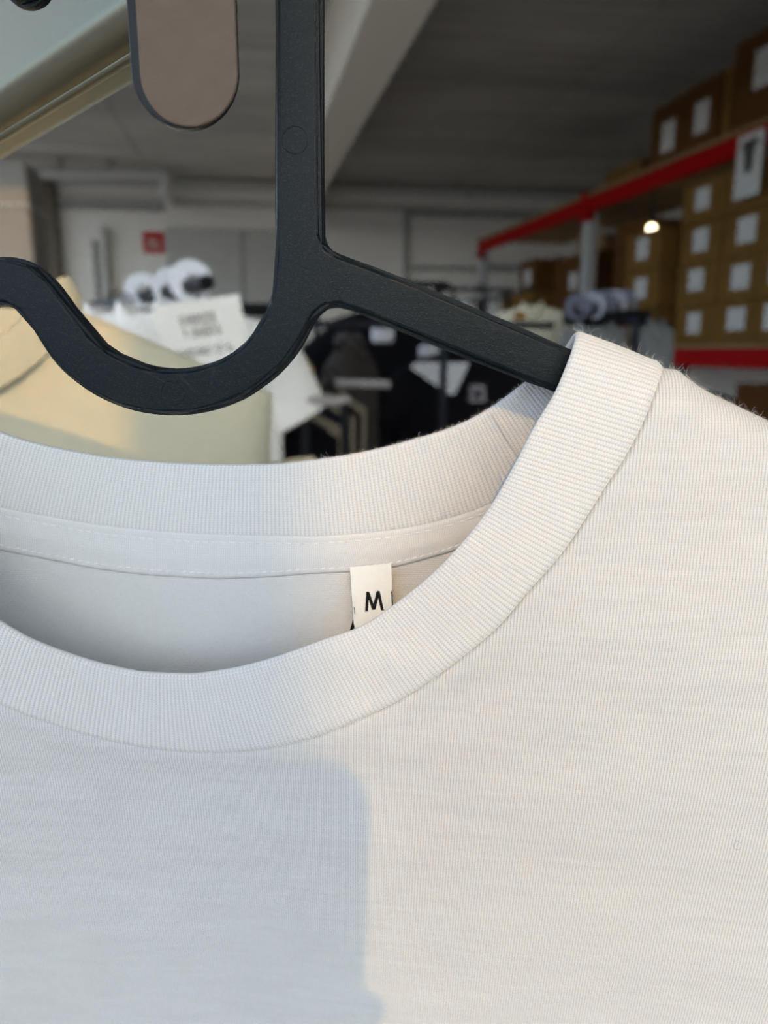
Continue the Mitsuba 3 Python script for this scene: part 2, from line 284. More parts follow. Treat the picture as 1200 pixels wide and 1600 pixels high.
# middle shelf, second row of cartons seen in the gap and the far bay
carton(5.80, zb, .5, .42, x=.08, mat='cardboard_dark', lab=False, label='dark plain carton on the middle shelf just left of the labelled stacks')
carton(5.80, zb + .42, .46, .56, x=.15, mat='cardboard_dark', lab=False, label='dark plain carton stacked beside the lit bulb on the middle shelf')
carton(6.64, zb, .92, .85, x=.20, mat='cardboard_dark', lz=.72, label='wide dark carton with white label on the middle shelf behind the grey upright')
carton(6.66, zb + .85, .5, .22, x=.26, mat='cardboard_pale', lab=False, label='pale flat carton lying high on the middle shelf just right of the grey upright')
carton(7.62, zb, .9, .56, x=.02, mat='cardboard', lab=False, label='long brown carton at the bottom left of the far bay')
carton(7.64, zb + .56, .44, .32, x=.05, mat='cardboard_dark', label='brown carton with white label on top of the long brown carton in the far bay', lz=.45)
# top shelf
zt = 2.805
carton(4.06, zt, .56, .50, x=-.02, mat='cardboard_dark', lw=.17, lh=.21, lz=.58, label='dark carton with white label on the top shelf at the right edge')
carton(4.63, zt, .09, .40, x=-.01, mat='cardboard', lab=False, label='narrow upright carton on the top shelf left of the labelled dark carton')
carton(4.73, zt, .36, .40, x=-.02, mat='cardboard_dark', lw=.15, lh=.19, lz=.45, label='dark carton with white label on the top shelf, middle of three')
carton(5.10, zt, .44, .40, x=.0, mat='cardboard_dark', lw=.16, lh=.2, lz=.42, label='dark carton with white label on the top shelf, farthest of three')
carton(5.70, zt, .55, .12, x=.02, mat='cardboard', lab=False, label='flat pale carton on the top shelf near the middle upright')
# lower shelf
zl = 0.385
carton(3.95, zl, .55, .62, x=.0, mat='cardboard', lab=False, label='plain brown carton below the lower red beam at the right edge')
carton(4.62, zl, .5, .55, x=.30, mat='cardboard_dark', lab=False, label='dark carton on the low shelf left of the plain brown carton')
carton(4.06, zl + .62, .4, .30, x=.08, mat='cardboard_dark', lab=False, label='dark carton standing on the plain brown carton below the lower red beam')
v = trimesh.creation.icosphere(4, 1.0); v.vertices = v.vertices * [.22, .28, .17] + .03 * (meshkit.fbm(v.vertices * 2.2, 3, 3)[:, None] - .5) * v.vertices
v.vertices[:, 2] = np.maximum(v.vertices[:, 2], -.13); v.apply_translation([.16, 4.86, zl + .55 + .13 + .0])
solo('bundle', 'bluish cloth bundle lying on a dark carton below the lower red beam', 'bundle', rack(v), 'charcoal_cloth', smooth=True)
pc = onX(1178, 258, 2.86); tgk = thing('hanging_sign', 'white card with a dark garment drawing hanging from the upper red beam', 'sign')
yb0, yb1 = onX(1188, 250, 2.86)[1], onX(1149, 250, 2.86)[1]
zb0, zb1 = onX(1170, 306, 2.86)[2], onX(1170, 208, 2.86)[2]
part(tgk, 'card', box(2.868, 2.874, yb0, yb1, zb0, zb1), 'box_label')
yc = (yb0 + yb1) / 2; zc = (zb0 + zb1) / 2; hh = zb1 - zb0
sil = sg.Polygon([(-.05, .0), (-.065, .24 * hh), (-.10, .2 * hh), (-.085, .34 * hh), (.085, .34 * hh), (.10, .2 * hh), (.065, .24 * hh), (.05, .0), (.045, -.17 * hh), (-.045, -.17 * hh)])
gm = trimesh.creation.extrude_polygon(sil, .002, engine='earcut'); gv = gm.vertices.copy(); gm.vertices = np.stack([2.867 + gv[:, 2] - .001, yc + gv[:, 0] * .8, zc + gv[:, 1] + .02], 1)
part(tgk, 'drawing', gm, 'ink', 'dark garment drawing')
lp = onX(1018, 357, 3.02); lk = thing('bulb_lamp', 'small glowing bulb hanging under the top rack shelf beside the cartons', 'lamp')
bl = trimesh.creation.icosphere(3, .034); bl.apply_translation(lp)
scene[f'{lk}__bulb'] = {**mikit.ply(bl, 'ring_white', True), 'emitter': {'type': 'area', 'radiance': rgbt((0.10, 0.085, 0.05))}}; labels[f'{lk}__bulb'] = {'label': 'glowing warm bulb'}
part(lk, 'socket', trimesh.creation.cylinder(radius=.02, segment=[lp + [0, 0, .03], lp + [0, 0, .10]]), 'black_metal')
part(lk, 'cable', tube(lp + [0, 0, .09], [lp[0], lp[1], 2.80], .006, 8), 'black_metal')

# ------------------------------------------------------------------ garments in the background
def lerpx(z, zs, xs): return np.interp(z, zs, xs)
def shirt_mesh(W=.27, H=.68, D=.075, slope=.36, neck=.085, seed=0, fold=.012):
    """torso of a hung T-shirt: origin at the neck base, hanging down -z; x across, y depth"""
    n, m = 60, 64
    zsh = -slope * (W - neck)
    zz = np.concatenate([np.linspace(0, zsh * 1.05, 26), np.linspace(zsh * 1.05, -H, n - 25)[1:]])
    ang = np.arange(m) * 2 * np.pi / m; P = np.zeros((n, m + 1, 3))
    for i, z in enumerate(zz):
        a = neck + (W - neck) * min(1.0, z / zsh) if z > zsh else W * (1 - .06 * min(1, (zsh - z) / .25))
        d = D * (.25 + .75 * min(1, -z / .12)) * (1 + .25 * (-z / H))
        ca, sa = np.cos(ang), np.sin(ang)
        x = a * np.sign(ca) * np.abs(ca) ** .55; y = d * .5 * np.sign(sa) * np.abs(sa) ** .8
        k = meshkit.fbm(np.stack([x * 9, np.full(m, z * 3.0), y * 5 + 10 * seed], 1), 3, seed) - .5
        y = y + fold * 2 * k * min(1, -z / .1)
        P[i, :m] = np.stack([x, y, np.full(m, z)], 1)
    P[:, m] = P[:, 0]
    top = P[:1].copy(); top[..., :2] *= .72; top[..., 2] -= .012
    low = P[-1:].copy(); low[..., :2] *= .9; low[..., 2] += .01
    return gridmesh(np.concatenate([top, P, low]))
def sleeve_mesh(W=.27, slope=.36, neck=.085, D=.075, s=1, seed=0, drop=.17, splay=.085):
    zsh = -slope * (W - neck); n, m = 18, 28; ang = np.arange(m) * 2 * np.pi / m
    P = np.zeros((n, m + 1, 3)); p0 = np.array([W * .80, 0, zsh * .82 - .085]); p1 = np.array([W + splay, .0, zsh - drop])
    for i in range(n):
        t = i / (n - 1); c = p0 * (1 - t) + p1 * t; ax = p1 - p0; ax = ax / np.linalg.norm(ax); up = np.array([-ax[2], 0, ax[0]]); up *= np.sign(up[2])
        ha = .085 * (1 - .12 * t); hb = D * .42 * (1 + .05 * t)
        P[i, :m] = c + up * (ha * np.cos(ang))[:, None] + np.array([0, 1, 0]) * (hb * np.sin(ang))[:, None]
        P[i, :m, 1] += .01 * (meshkit.noise(P[i, :m] * 14 + seed) - .5)
    P[:, m] = P[:, 0]; P[..., 0] *= s
    e = P[-1:].copy(); e = e.mean(1, keepdims=True) * .2 + e * .8
    g = gridmesh(np.concatenate([P, e]));
    if s < 0: g.invert()
    return g
def collar_mesh(neck=.085, D=.075, h=.022):
    ang = np.linspace(0, 2 * np.pi, 41); P = []
    for r, z in ((1.08, -.022), (1.07, -.004), (.98, h * .55), (.90, h * .5), (.86, -.01)):
        c = np.cos(ang); s_ = np.sin(ang)
        P.append(np.stack([neck * r * c, D * .42 * r * s_, z - .05 * np.abs(s_) ** 2 * (s_ < 0) + .012 * np.abs(c) ** 3], 1))
    return gridmesh(np.array(P))
def place(m, M):
    m = m.copy(); m.apply_transform(M); return m
def RZ(p, deg, roll=0):
    return trimesh.transformations.translation_matrix(p) @ trimesh.transformations.rotation_matrix(math.radians(deg), [0, 0, 1]) @ trimesh.transformations.rotation_matrix(math.radians(roll), [0, 1, 0])
def shirt(label, p, deg, mat, W=.27, H=.68, D=.075, slope=.36, seed=0, roll=0, group=None, name='shirt', cat_='shirt', collar=None, neck=.085, fold=.012, sleeves=True, drop=.17, splay=.085):
    k = thing(name, label, cat_, group); M = RZ(p, deg, roll)
    part(k, 'body', place(shirt_mesh(W, H, D, slope, neck, seed, fold), M), mat, smooth=True)
    if sleeves:
        for s in (1, -1): part(k, 'sleeve', place(sleeve_mesh(W, slope, neck, D, s, seed, drop, splay), M), mat, smooth=True)
    part(k, 'collar', place(collar_mesh(neck, D), M), collar or mat, smooth=True)
    return k, M
def hanger(label, M, mat='black_plastic_bg', ring=None, W=.2, slope=.36, hook=.10, group=None, ringr=.043):
    """a thin hanger with its hook, inside a shirt placed with matrix M"""
    k = thing('clothes_hanger', label, 'hanger', group)
    arms = [pipe([[-W, 0, -slope * (W - .05) - .01], [-.06, 0, -.004], [0, 0, .004], [.06, 0, -.004], [W, 0, -slope * (W - .05) - .01]], .006, 8)]
    th = np.linspace(-.5 * np.pi, .95 * np.pi, 18); rr = .03
    hk = [[0, 0, 0], [0, 0, hook - 2 * rr]] + [[rr * math.cos(t), 0, hook - rr + rr * math.sin(t)] for t in th]
    part(k, 'arm', place(cat(arms), M), mat, smooth=40); part(k, 'hook', place(pipe(hk, .003, 8), M), mat, smooth=40)
    return k
matte('black_plastic_bg', (0.014, 0.015, 0.017), 0.4)
def size_ring(label, c, r, rin, deg, mat='ring_white', group=None, hole=(0, 0)):
    sh = sg.Point(0, 0).buffer(r, 32).difference(sg.Point(*hole).buffer(rin, 24))
    m = trimesh.creation.extrude_polygon(sh, .004, engine='earcut'); m.apply_translation([0, 0, -.002])
    m.apply_transform(trimesh.transformations.rotation_matrix(math.pi / 2, [1, 0, 0])); return solo('size_divider', label, 'size ring', place(m, RZ(c, deg)), mat, group)

# beige shirt just behind the white one, on a stand of its own
pb = at(-70, 480, .66); kb, Mb = shirt('large beige T-shirt hanging behind the white shirt', pb, -4, 'beige_cloth', W=.245, H=.70, D=.10, slope=.436, seed=3, name='beige_shirt', fold=.016, neck=.09, drop=.24, splay=-.012)
hanger('black hanger inside the large beige T-shirt', Mb, slope=.436, hook=.11)
st = thing('garment_stand', 'black garment stand carrying the large beige T-shirt', 'clothes rail'); zr = pb[2] + .092
part(st, 'rail', tube([pb[0] - .95, pb[1], zr - .006], [pb[0] + .02, pb[1], zr - .006], .011), 'black_metal', smooth=40)
part(st, 'post', tube([pb[0] - .93, pb[1], .01], [pb[0] - .93, pb[1], zr - .006], .014), 'black_metal', smooth=40)
part(st, 'foot', box(pb[0] - 1.15, pb[0] + .0, pb[1] - .25, pb[1] + .25, 0, .012, .004), 'black_metal')

# rack A: white shirts, size rings and the price card
zA = at(300, 447, 1.72)[2]; qa, qb = at(300, 447, 1.72), at(224, 458, 2.10); qa[2] = qb[2] = zA
da = (qb - qa) / np.linalg.norm(qb - qa)
ra = thing('clothes_rail', 'black rail carrying the white shirts and white size rings', 'clothes rail')
e0, e1 = qa - da * .10, qa + da * 1.0
part(ra, 'bar', tube(e0, e1, .016), 'black_metal', smooth=40)
part(ra, 'crossbar', tube(e1 + [-.75, 0, -.0], e1 + [.60, 0, -.0], .022), 'black_metal', smooth=40)
for s in (-.72, .58): part(ra, 'post', tube([e1[0] + s, e1[1], .012], [e1[0] + s, e1[1], e1[2]], .016), 'black_metal', smooth=40)
for s in (-.72, .58): part(ra, 'foot', box(e1[0] + s - .03, e1[0] + s + .03, e1[1] - .3, e1[1] + .3, 0, .012), 'black_metal')
degA = -math.degrees(math.atan2(da[0], da[1]))
for i, (px_, py_, Y, d, lab) in enumerate([(298, 440, 1.74, 66, 'largest and nearest white size ring above the price card'), (269, 449, 1.90, 60, 'middle white size ring behind the nearest one'), (223, 456, 2.08, 57, 'leftmost white size ring, behind the other two')]):
    c = at(px_, py_, Y); r = d / 2 / F * np.dot(c - EYE, fwd)
    size_ring(lab, c, r, r * .42, degA * .4, hole=(.04 * r, -.08 * r))
lw = ['front', 'second', 'third']
for i, t in enumerate((.0, .14, .27)):
    p = qa + da * (.05 + t); p = np.array([p[0] + .02 - .05 * i, p[1], at(255, 486, p[1])[2] - .002 * i])
    k, M = shirt(f'white T-shirt on the black rail behind the beige one, {lw[i]} of three', p, 4 + 3 * i, 'white_cloth', W=.195, H=.7, D=.09, slope=.40, drop=.20, splay=.03, seed=11 + i, name='white_shirt', group=None)
    hanger(f'black hanger inside the {lw[i]} white T-shirt on the black rail', M, slope=.40, hook=zA - p[2] + .008)
cc = [np.array(at(x, y, 1.55)) for x, y in ((241, 476), (377, 460), (392, 585), (262, 606))]
cx = (cc[1] - cc[0] + cc[2] - cc[3]) / 2; cz = (cc[0] - cc[3] + cc[1] - cc[2]) / 2; wC, hC = np.linalg.norm(cx), np.linalg.norm(cz); cx /= wC; cz = cz - cx * (cz @ cx); cz /= np.linalg.norm(cz); cn = np.cross(cx, cz); co = sum(cc) / 4
MC = np.eye(4); MC[:3, 0], MC[:3, 1], MC[:3, 2], MC[:3, 3] = cx, cz, cn, co
ck = thing('price_card', 'white card with black lettering hanging in front of the white shirts', 'sign')
cardp = sg.box(-wC / 2 + .004, -hC / 2 + .004, wC / 2 - .004, hC / 2 - .004).buffer(.004)
cm = trimesh.creation.extrude_polygon(cardp, .0015, engine='earcut'); cm.apply_translation([0, 0, -.0015]); cm.apply_transform(MC); part(ck, 'card', cm, 'card_white')
for txt, h, x, y, w in (('OVERSIZE', .017, -.24, .215, .42), ('T-SHIRTS', .017, -.23, .055, .44), ('AVAILABLE  XS  XL', .0145, -.33, -.165, .66)):
    tm = meshkit.text_mesh(txt, h, .0006, True); ext = tm.bounds; sc_ = w * wC / (ext[1][0] - ext[0][0]); tm.apply_scale([sc_, 1, 1]); tm.apply_translation([x * wC, y * hC, 0]); tm.apply_transform(MC); part(ck, 'lettering', tm, 'ink', 'black lettering')
part(ck, 'string', tube(co + cz * hC * .5, [co[0], co[1] + .12, e0[2] + .008], .0015, 6), 'black_metal')

# rack B: dark garments in the middle
zB = at(560, 597, 2.2)[2]
rb = thing('clothes_rail', 'grey rail carrying the navy, beige and black garments seen edge on', 'clothes rail')
b0, b1 = at(607, 596, 2.02), at(500, 600, 2.6); b0[2] = b1[2] = zB
part(rb, 'bar', tube(b0, [b1[0], b0[1] + .12, zB], .011), 'grey_metal', 'grey round bar', smooth=40)
b2, b3 = at(546, 626, 1.76), at(470, 626, 1.76); part(rb, 'bar', tube(b2, b3, .012), 'grey_metal', smooth=40)
for x in (b3[0] + .01, b2[0] - .01): part(rb, 'post', tube([x, 1.76, .012], [x, 1.76, b2[2]], .012), 'black_metal', smooth=40)
part(rb, 'strut', tube([b3[0] + .01, 1.76, b2[2]], [b1[0], b0[1] + .12, zB], .01), 'black_metal', smooth=40)
part(rb, 'foot', box(b3[0] - .05, b2[0] + .05, 1.6, 2.2, 0, .012), 'black_metal')
edge = [('black garment in front on the grey rail, seen edge on', 'black_cloth', 470, 655, 1.90, 35), ('greyish beige garment on the grey rail, left of the navy one', 'tan_cloth', 487, 642, 1.98, 38), ('navy garment on the grey rail between two beige ones', 'navy_cloth', 500, 634, 2.06, 40),
        ('beige garment on the grey rail, right of the navy one', 'tan_cloth', 515, 626, 2.14, 42), ('black garment on the grey rail between two beige ones', 'black_cloth', 528, 622, 2.22, 42), ('beige garment at the right end of the grey rail', 'tan_cloth', 540, 612, 2.30, 44)]
for i, (lab, mt, x, y, Y, dg) in enumerate(edge):
    p = at(x - 22, y, Y); k, M = shirt(lab, p, dg, mt, W=.17, H=.75, D=.026, slope=.55, seed=20 + i, name='hanging_garment', neck=.06, fold=.004, sleeves=False)
    hanger('black hanger of ' + lab, M, W=.13, hook=.07)
# black shirts on display behind, with white prints
kp, Mp = shirt('black T-shirt with small grey chest print on the right of the dark display', at(745, 545, 2.75), 2, 'black_cloth', W=.30, H=.8, D=.12, slope=.30, seed=31, name='black_shirt')
c = at(747, 615, 2.65); part(kp, 'print', cat([box(c[0] - .03, c[0] + .03, c[1] - .004, c[1] + .03, c[2] - .03, c[2] - .018), box(c[0] - .026, c[0] - .012, c[1] - .004, c[1] + .03, c[2] - .03, c[2] + .03), box(c[0] + .012, c[0] + .026, c[1] - .004, c[1] + .03, c[2] - .03, c[2] + .026), box(c[0] - .026, c[0] + .026, c[1] - .004, c[1] + .03, c[2] + .012, c[2] + .03)]), 'print_grey', 'grey chest print')
kq, Mq = shirt('black sweatshirt with white patches hanging left in the dark display', at(650, 470, 3.0), -3, 'black_cloth', W=.33, H=.95, D=.14, slope=.30, seed=32, name='black_sweatshirt', cat_='sweatshirt')
hanger('black hanger inside the black sweatshirt with white patches', Mq, W=.2, slope=.30, hook=.07)
qx, qy, qz = Mq[0, 3], Mq[1, 3], Mq[2, 3] + .062
dr_ = thing('clothes_rail', 'dark rail carrying the black sweatshirt with white patches', 'clothes rail')
part(dr_, 'bar', tube([qx - .38, qy, qz], [qx + .12, qy, qz], .012), 'black_metal', smooth=40)
for x in (qx - .38, qx + .12): part(dr_, 'post', tube([x, qy + .16, .012], [x, qy + .16, qz], .012), 'black_metal', smooth=40); part(dr_, 'stay', tube([x, qy, qz], [x, qy + .16, qz], .01), 'black_metal'); part(dr_, 'foot', box(x - .03, x + .03, qy - .2, qy + .3, 0, .012), 'black_metal')
for x, y, w, h in ((600, 521, .085, .07), (672, 549, .08, .05)):
    c = at(x, y, 2.90); part(kq, 'print', box(c[0] - w / 2, c[0] + w / 2, c[1], c[1] + .05, c[2] - h / 2, c[2] + h / 2, .012), 'print_white', 'white patch')
pt = [at(x, y, 2.62) for x, y in ((642, 574), (652, 566), (733, 567), (722, 592), (710, 617), (700, 615), (684, 604))]
tri = sg.Polygon([((q - pt[0])[0], (q - pt[0])[2]) for q in pt]); tm = trimesh.creation.extrude_polygon(tri, .012, engine='earcut')
tv = tm.vertices.copy(); tm.vertices = np.stack([pt[0][0] + tv[:, 0], pt[0][1] + tv[:, 2], pt[0][2] + tv[:, 1]], 1)
solo('cloth_pennant', 'white triangular cloth hanging behind the thin dark post', 'cloth', tm, 'print_white')
kh, Mh = shirt('dark grey hooded sweatshirt seen edge on at the left end of the dark display', at(548, 530, 2.55), 62, 'charcoal_cloth', W=.18, H=.85, D=.12, slope=.7, seed=33, name='hooded_sweatshirt', cat_='sweatshirt', neck=.06, sleeves=False)
hanger('black hanger above the dark grey hooded sweatshirt', Mh, W=.12, hook=.12)
dp = at(693, 560, 2.45)
pk = thing('display_post', 'thin dark display post in front of the black shirts', 'post'); part(pk, 'pole', tube([dp[0], dp[1], .012], [dp[0], dp[1], dp[2] + .12], .013), 'dark_post', smooth=40); part(pk, 'base', trimesh.creation.cylinder(radius=.16, height=.012).apply_translation([dp[0], dp[1], .006]), 'dark_post', smooth=30)
part(pk, 'arm', tube([dp[0] - .42, dp[1] + .12, dp[2] + .11], [dp[0] + .42, dp[1] + .12, dp[2] + .11], .012), 'dark_post', smooth=40); part(pk, 'bracket', tube([dp[0], dp[1], dp[2] + .11], [dp[0], dp[1] + .12, dp[2] + .11], .01), 'dark_post')
wb = at(480, 572, 4.6); solo('wooden_crate', 'brown wooden board standing behind the hanging garments', 'board', box(wb[0] - .35, wb[0] + .25, 4.6, 4.66, 0, at(480, 556, 4.6)[2], .01), 'brown_board')
# far hangers with clips
zF = at(740, 452, 4.2)[2]; rf = thing('clothes_rail', 'far dark rail with empty clip hangers above the black hanger arm', 'clothes rail')
f0, f1 = at(680, 450, 4.2), at(800, 450, 4.2); part(rf, 'bar', tube([f0[0], 4.2, zF], [f1[0], 4.2, zF], .012), 'black_metal', smooth=40)
for x in (f0[0] + .02, f1[0] - .02): part(rf, 'post', tube([x, 4.2, .012], [x, 4.2, zF], .014), 'black_metal', smooth=40); part(rf, 'foot', box(x - .03, x + .03, 3.95, 4.45, 0, .012), 'black_metal')
cl = ['leftmost', 'second', 'third', 'rightmost']
for i, (x, dark) in enumerate(((702, 1), (730, 0), (752, 1), (770, 0))):
    c = at(x, 458, 4.2); k = thing('clip_hanger', f'{"black" if dark else "shiny grey"} clip hanger on the far dark rail, {cl[i]} of four', 'hanger')
    th = np.linspace(-.45 * np.pi, 1.1 * np.pi, 16); part(k, 'hook', pipe([[c[0] + .028 * math.cos(t), 4.2, zF + .012 - .0 + .028 * math.sin(t) - .024] for t in th], .005 if not dark else .009, 8), 'clip_grey' if not dark else 'black_metal', smooth=40)
    part(k, 'clip', box(c[0] - .022, c[0] + .022, 4.185, 4.215, zF - .155, zF - .055, .006), 'clip_grey' if not dark else 'black_metal')
    part(k, 'bar', tube([c[0], 4.0, zF - .06], [c[0], 4.4, zF - .06], .007, 8), 'black_metal')
# rack C: grey shirts with bluish size rings
zC = at(945, 492, 3.2)[2]; rc = thing('clothes_rail', 'black rail carrying the grey shirts below the red rack', 'clothes rail')
g0, g1 = at(884, 494, 3.2), at(1012, 499, 3.2); part(rc, 'bar', tube([g0[0], 3.2, zC - .012], [g1[0], 3.2, zC - .012], .035), 'black_metal', smooth=40)
pcx = at(990, 560, 3.05); part(rc, 'post', tube([pcx[0], 3.05, .012], [pcx[0], 3.05, zC - .03], .018), 'dark_post', 'dark post', smooth=40); part(rc, 'bracket', tube([pcx[0], 3.05, zC - .03], [pcx[0], 3.2, zC - .03], .014), 'dark_post'); part(rc, 'foot', box(pcx[0] - .3, pcx[0] + .3, 2.85, 3.4, 0, .012), 'dark_post')
pos = ['leftmost', 'second', 'third', 'fourth', 'rightmost']
for i, (x, y, d, w) in enumerate(((903, 479, 40, 0), (925, 478, 42, 1), (943, 474, 40, 0), (958, 475, 42, 1), (974, 474, 42, 0))):
    c = at(x, y, 3.15 + .02 * i); r = d / 2 / F * np.dot(c - EYE, fwd)
    size_ring(f'{"pale" if w else "bluish grey"} size ring on the rail of grey shirts, {pos[i]} of five', c, r, r * .5, -24, 'ring_pale' if w else 'ring_blue', hole=(.1 * r, -.2 * r))
k, M = shirt('light grey T-shirt left of the dark post below the red rack', at(930, 511, 3.16), 3, 'grey_cloth', W=.155, H=.7, D=.11, slope=.10, seed=41, name='grey_shirt', sleeves=False); hanger('black hanger inside the left grey T-shirt', M, W=.13, slope=.10, hook=.06)
k, M = shirt('light grey T-shirt right of the dark post with its narrow neck showing', at(1025, 506, 3.16), 3, 'grey_cloth', W=.085, H=.7, D=.10, slope=.5, seed=42, name='grey_shirt', neck=.035, sleeves=False); hanger('black hanger inside the right grey T-shirt', M, W=.07, slope=.5, hook=.06)
k, M = shirt('olive beige shirt hanging between the black hanger arm and the grey shirts', at(832, 478, 3.7), -20, 'beige_cloth', W=.17, H=.7, D=.13, slope=.28, seed=43, name='olive_shirt', neck=.05); hanger('black hanger inside the olive beige shirt', M, W=.10, slope=.28, hook=.09)
orl = thing('clothes_rail', 'short dark rail from which the olive beige shirt hangs', 'clothes rail'); oz = M[2, 3] + .087
part(orl, 'bar', tube([M[0, 3] - .03, M[1, 3] - .06, oz - .008], [M[0, 3] - .03, M[1, 3] + .65, oz - .008], .008), 'black_metal', smooth=40); part(orl, 'post', tube([M[0, 3] - .03, M[1, 3] + .63, .012], [M[0, 3] - .03, M[1, 3] + .63, oz - .008], .012), 'black_metal', smooth=40); part(orl, 'foot', box(M[0, 3] - .25, M[0, 3] + .2, M[1, 3] + .4, M[1, 3] + .8, 0, .012), 'black_metal')
c = at(813, 491, 3.62); solo('orange_tag', 'small orange tag at the neck of the olive beige shirt', 'tag', box(c[0] - .028, c[0] + .028, c[1], c[1] + .006, c[2] - .026, c[2] + .012, .002), 'orange_card')

# ------------------------------------------------------------------ the white T-shirt on its black hanger
YAW = math.radians(5.0); DIST = 0.185
eu = rgt * math.cos(YAW) - flat * math.sin(YAW)                        # along the hanger, its right end a little nearer
ev = flat * math.cos(YAW) + rgt * math.sin(YAW)                        # away from the lens
ez = np.array([0, 0, 1.0]); O = EYE + flat * DIST
def uw(px, py, v=0.0):
    d = dirpx(px, py); s = ((O + ev * v - EYE) @ ev) / (d @ ev); q = EYE + d * s - O
    return np.array([q @ eu, q @ ez])
def world(u, w, v):
    u, w, v = np.broadcast_arrays(*(np.asarray(x, float) for x in (u, w, v)))
    return O + u[..., None] * eu + w[..., None] * ez + v[..., None] * ev
def curve(pts, n):                                                     # smooth curve through points, by chord length
    p = np.asarray(pts, float); t = np.r_[0, np.cumsum(np.linalg.norm(np.diff(p, axis=0), axis=1))]
    return CubicSpline(t, p)(np.linspace(0, t[-1], n))

# shoulder ridge (silhouette) as height over u; TF / TB: how far front and back sheet stand off the hanger plane
UC = uw(300, 1050, -.010)[0]
ridge_px = [(830, 498), (870, 511), (897, 523), (930, 536), (980, 556), (1020, 571), (1034, 575), (1056, 578), (1072, 590), (1100, 609), (1130, 624), (1165, 641), (1200, 657), (1300, 706)]
rp = np.array([uw(*q, 0.0) for q in ridge_px])
ru = np.r_[UC - .02, rp[:, 0], rp[-1, 0] + .12]; rw = np.r_[rp[0, 1] + .035, rp[:, 1], rp[-1, 1] - .050]
_ridge = PchipInterpolator(ru, rw)
def ridge(u):
    a = np.abs(np.asarray(u) - UC) + UC; return _ridge(np.clip(a, ru[0], ru[-1])) - .42 * np.maximum(a - ru[-1], 0)
TF, TB, RF, RB = .0085, .0080, .010, .010
def vfront(u, w):
    d = ridge(u) - w; q = np.clip(1 - d / RF, 0, 1)
    base = TF * np.sqrt(np.maximum(1 - q * q, 0)) + .0035 * (1 - np.exp(-np.maximum(d - .004, 0) / .03))
    side = np.clip((np.abs(u - UC) - .225) / .022, 0, 1)
    p = np.stack([u, w, np.zeros_like(u)], -1)
    soft = .0022 * (meshkit.fbm(p * [14, 9, 1] + 5, 3, 4) - .5) + .0016 * (meshkit.fbm(p * [22, 60, 1] + 2, 2, 9) - .5)
    soft = soft * np.clip(d / .02, 0, 1) + .16 * np.maximum(d - .055, 0) ** 2 / (np.maximum(d - .055, 0) + .03)
    return -(base * np.sqrt(1 - side ** 2)) + soft
def vback(u, w):
    d = ridge(u) - w; q = np.clip(1 - d / RB, 0, 1)
    base = TB * np.sqrt(np.maximum(1 - q * q, 0)) + .0075 * (1 - np.exp(-np.maximum(d - .008, 0) / .022))
    side = np.clip((np.abs(u - UC) - .225) / .022, 0, 1)
    return base * np.sqrt(1 - side ** 2)
def onsheet(px, py, fn):
    v = 0.0
    for _ in range(8):
        u, w = uw(px, py, v); w = min(w, float(ridge(u)) - 1e-5); v = float(fn(np.array(u), np.array(w)))
    return u, w
front = [((565, 978), (632, 1088)), ((615, 945), (700, 1042)), ((680, 892), (778, 978)), ((720, 850), (827, 921)), ((762, 797), (880, 860)), ((804, 725), (940, 768)),
         ((837, 662), (980, 706)), ((867, 612), (1006, 655)), ((886, 567), (1024, 608))]
mid = [((-72, 915), (-135, 1022)), ((-18, 957), (-62, 1070)), ((42, 994), (5, 1100)), ((104, 1019), (78, 1128)), ((167, 1038), (150, 1150)), ((233, 1050), (228, 1166)), ((292, 1052), (310, 1174)), ((354, 1045), (390, 1171)), ((417, 1030), (468, 1157)), ((500, 1001), (560, 1123))]
back = [((868, 562), (985, 650)), ((819, 598), (905, 708)), ((758, 642), (820, 752)), ((712, 665), (757, 794)), ((650, 685), (680, 818)), ((567, 706), (585, 835)), ((483, 719), (490, 841)), ((417, 725), (417, 840)), ((333, 725), (325, 838)), ((250, 721), (235, 833)), ((167, 713), (145, 821)), ((104, 702), (78, 810)), ((42, 688), (10, 797))]
def pairs(ps, fn): return np.array([[onsheet(*a, fn), onsheet(*b, fn)] for a, b in ps])
def mirror(q): q = q[::-1].copy(); q[..., 0] = 2 * UC - q[..., 0]; return q
PF, PM, PB = pairs(front, vfront), pairs(mid, vfront), pairs(back, vback)
ti, to = uw(897, 523), uw(1031, 574)
top = np.array([[[ti[0], ridge(ti[0])], [to[0], ridge(to[0])]]])
Fp = np.concatenate([mirror(top), mirror(PF[3:]), PM, PF, top])          # (knots, inner/outer, uw) front, left top to right top
Bp = np.concatenate([top, PB, mirror(PB[:4]), mirror(top)])           # back, right top to left top
def dense(p, n=900):
    m = p.mean(1); t = np.r_[0, np.cumsum(np.linalg.norm(np.diff(m, axis=0), axis=1))]
    g = np.linspace(0, 1, n); g = (1 - np.cos(np.pi * g)) / 2          # dense at the two shoulder folds
    return PchipInterpolator(t, p.reshape(len(p), 4))(g * t[-1]).reshape(n, 2, 2)
Fd, Bd = dense(Fp), dense(Bp)
def lift(d, fn, C=14):                                                 # rows t x C points across, on the sheet
    c = np.linspace(0, 1, C); q = d[:, :1] * (1 - c)[None, :, None] + d[:, 1:] * c[None, :, None]
    u, w = q[..., 0], np.minimum(q[..., 1], ridge(q[..., 0]))
    return np.stack([u, w, fn(u, w)], -1)
LF, LB = lift(Fd, vfront), lift(Bd, vback)
loop = np.concatenate([LF, LB[1:]])                                    # closed loop in (u, w, v)
midc = loop[:, 7]; s_len = np.r_[0, np.cumsum(np.linalg.norm(np.diff(midc, axis=0), axis=1))]
NS = int(s_len[-1] / RIB * 8); sg_ = np.linspace(0, s_len[-1], NS)
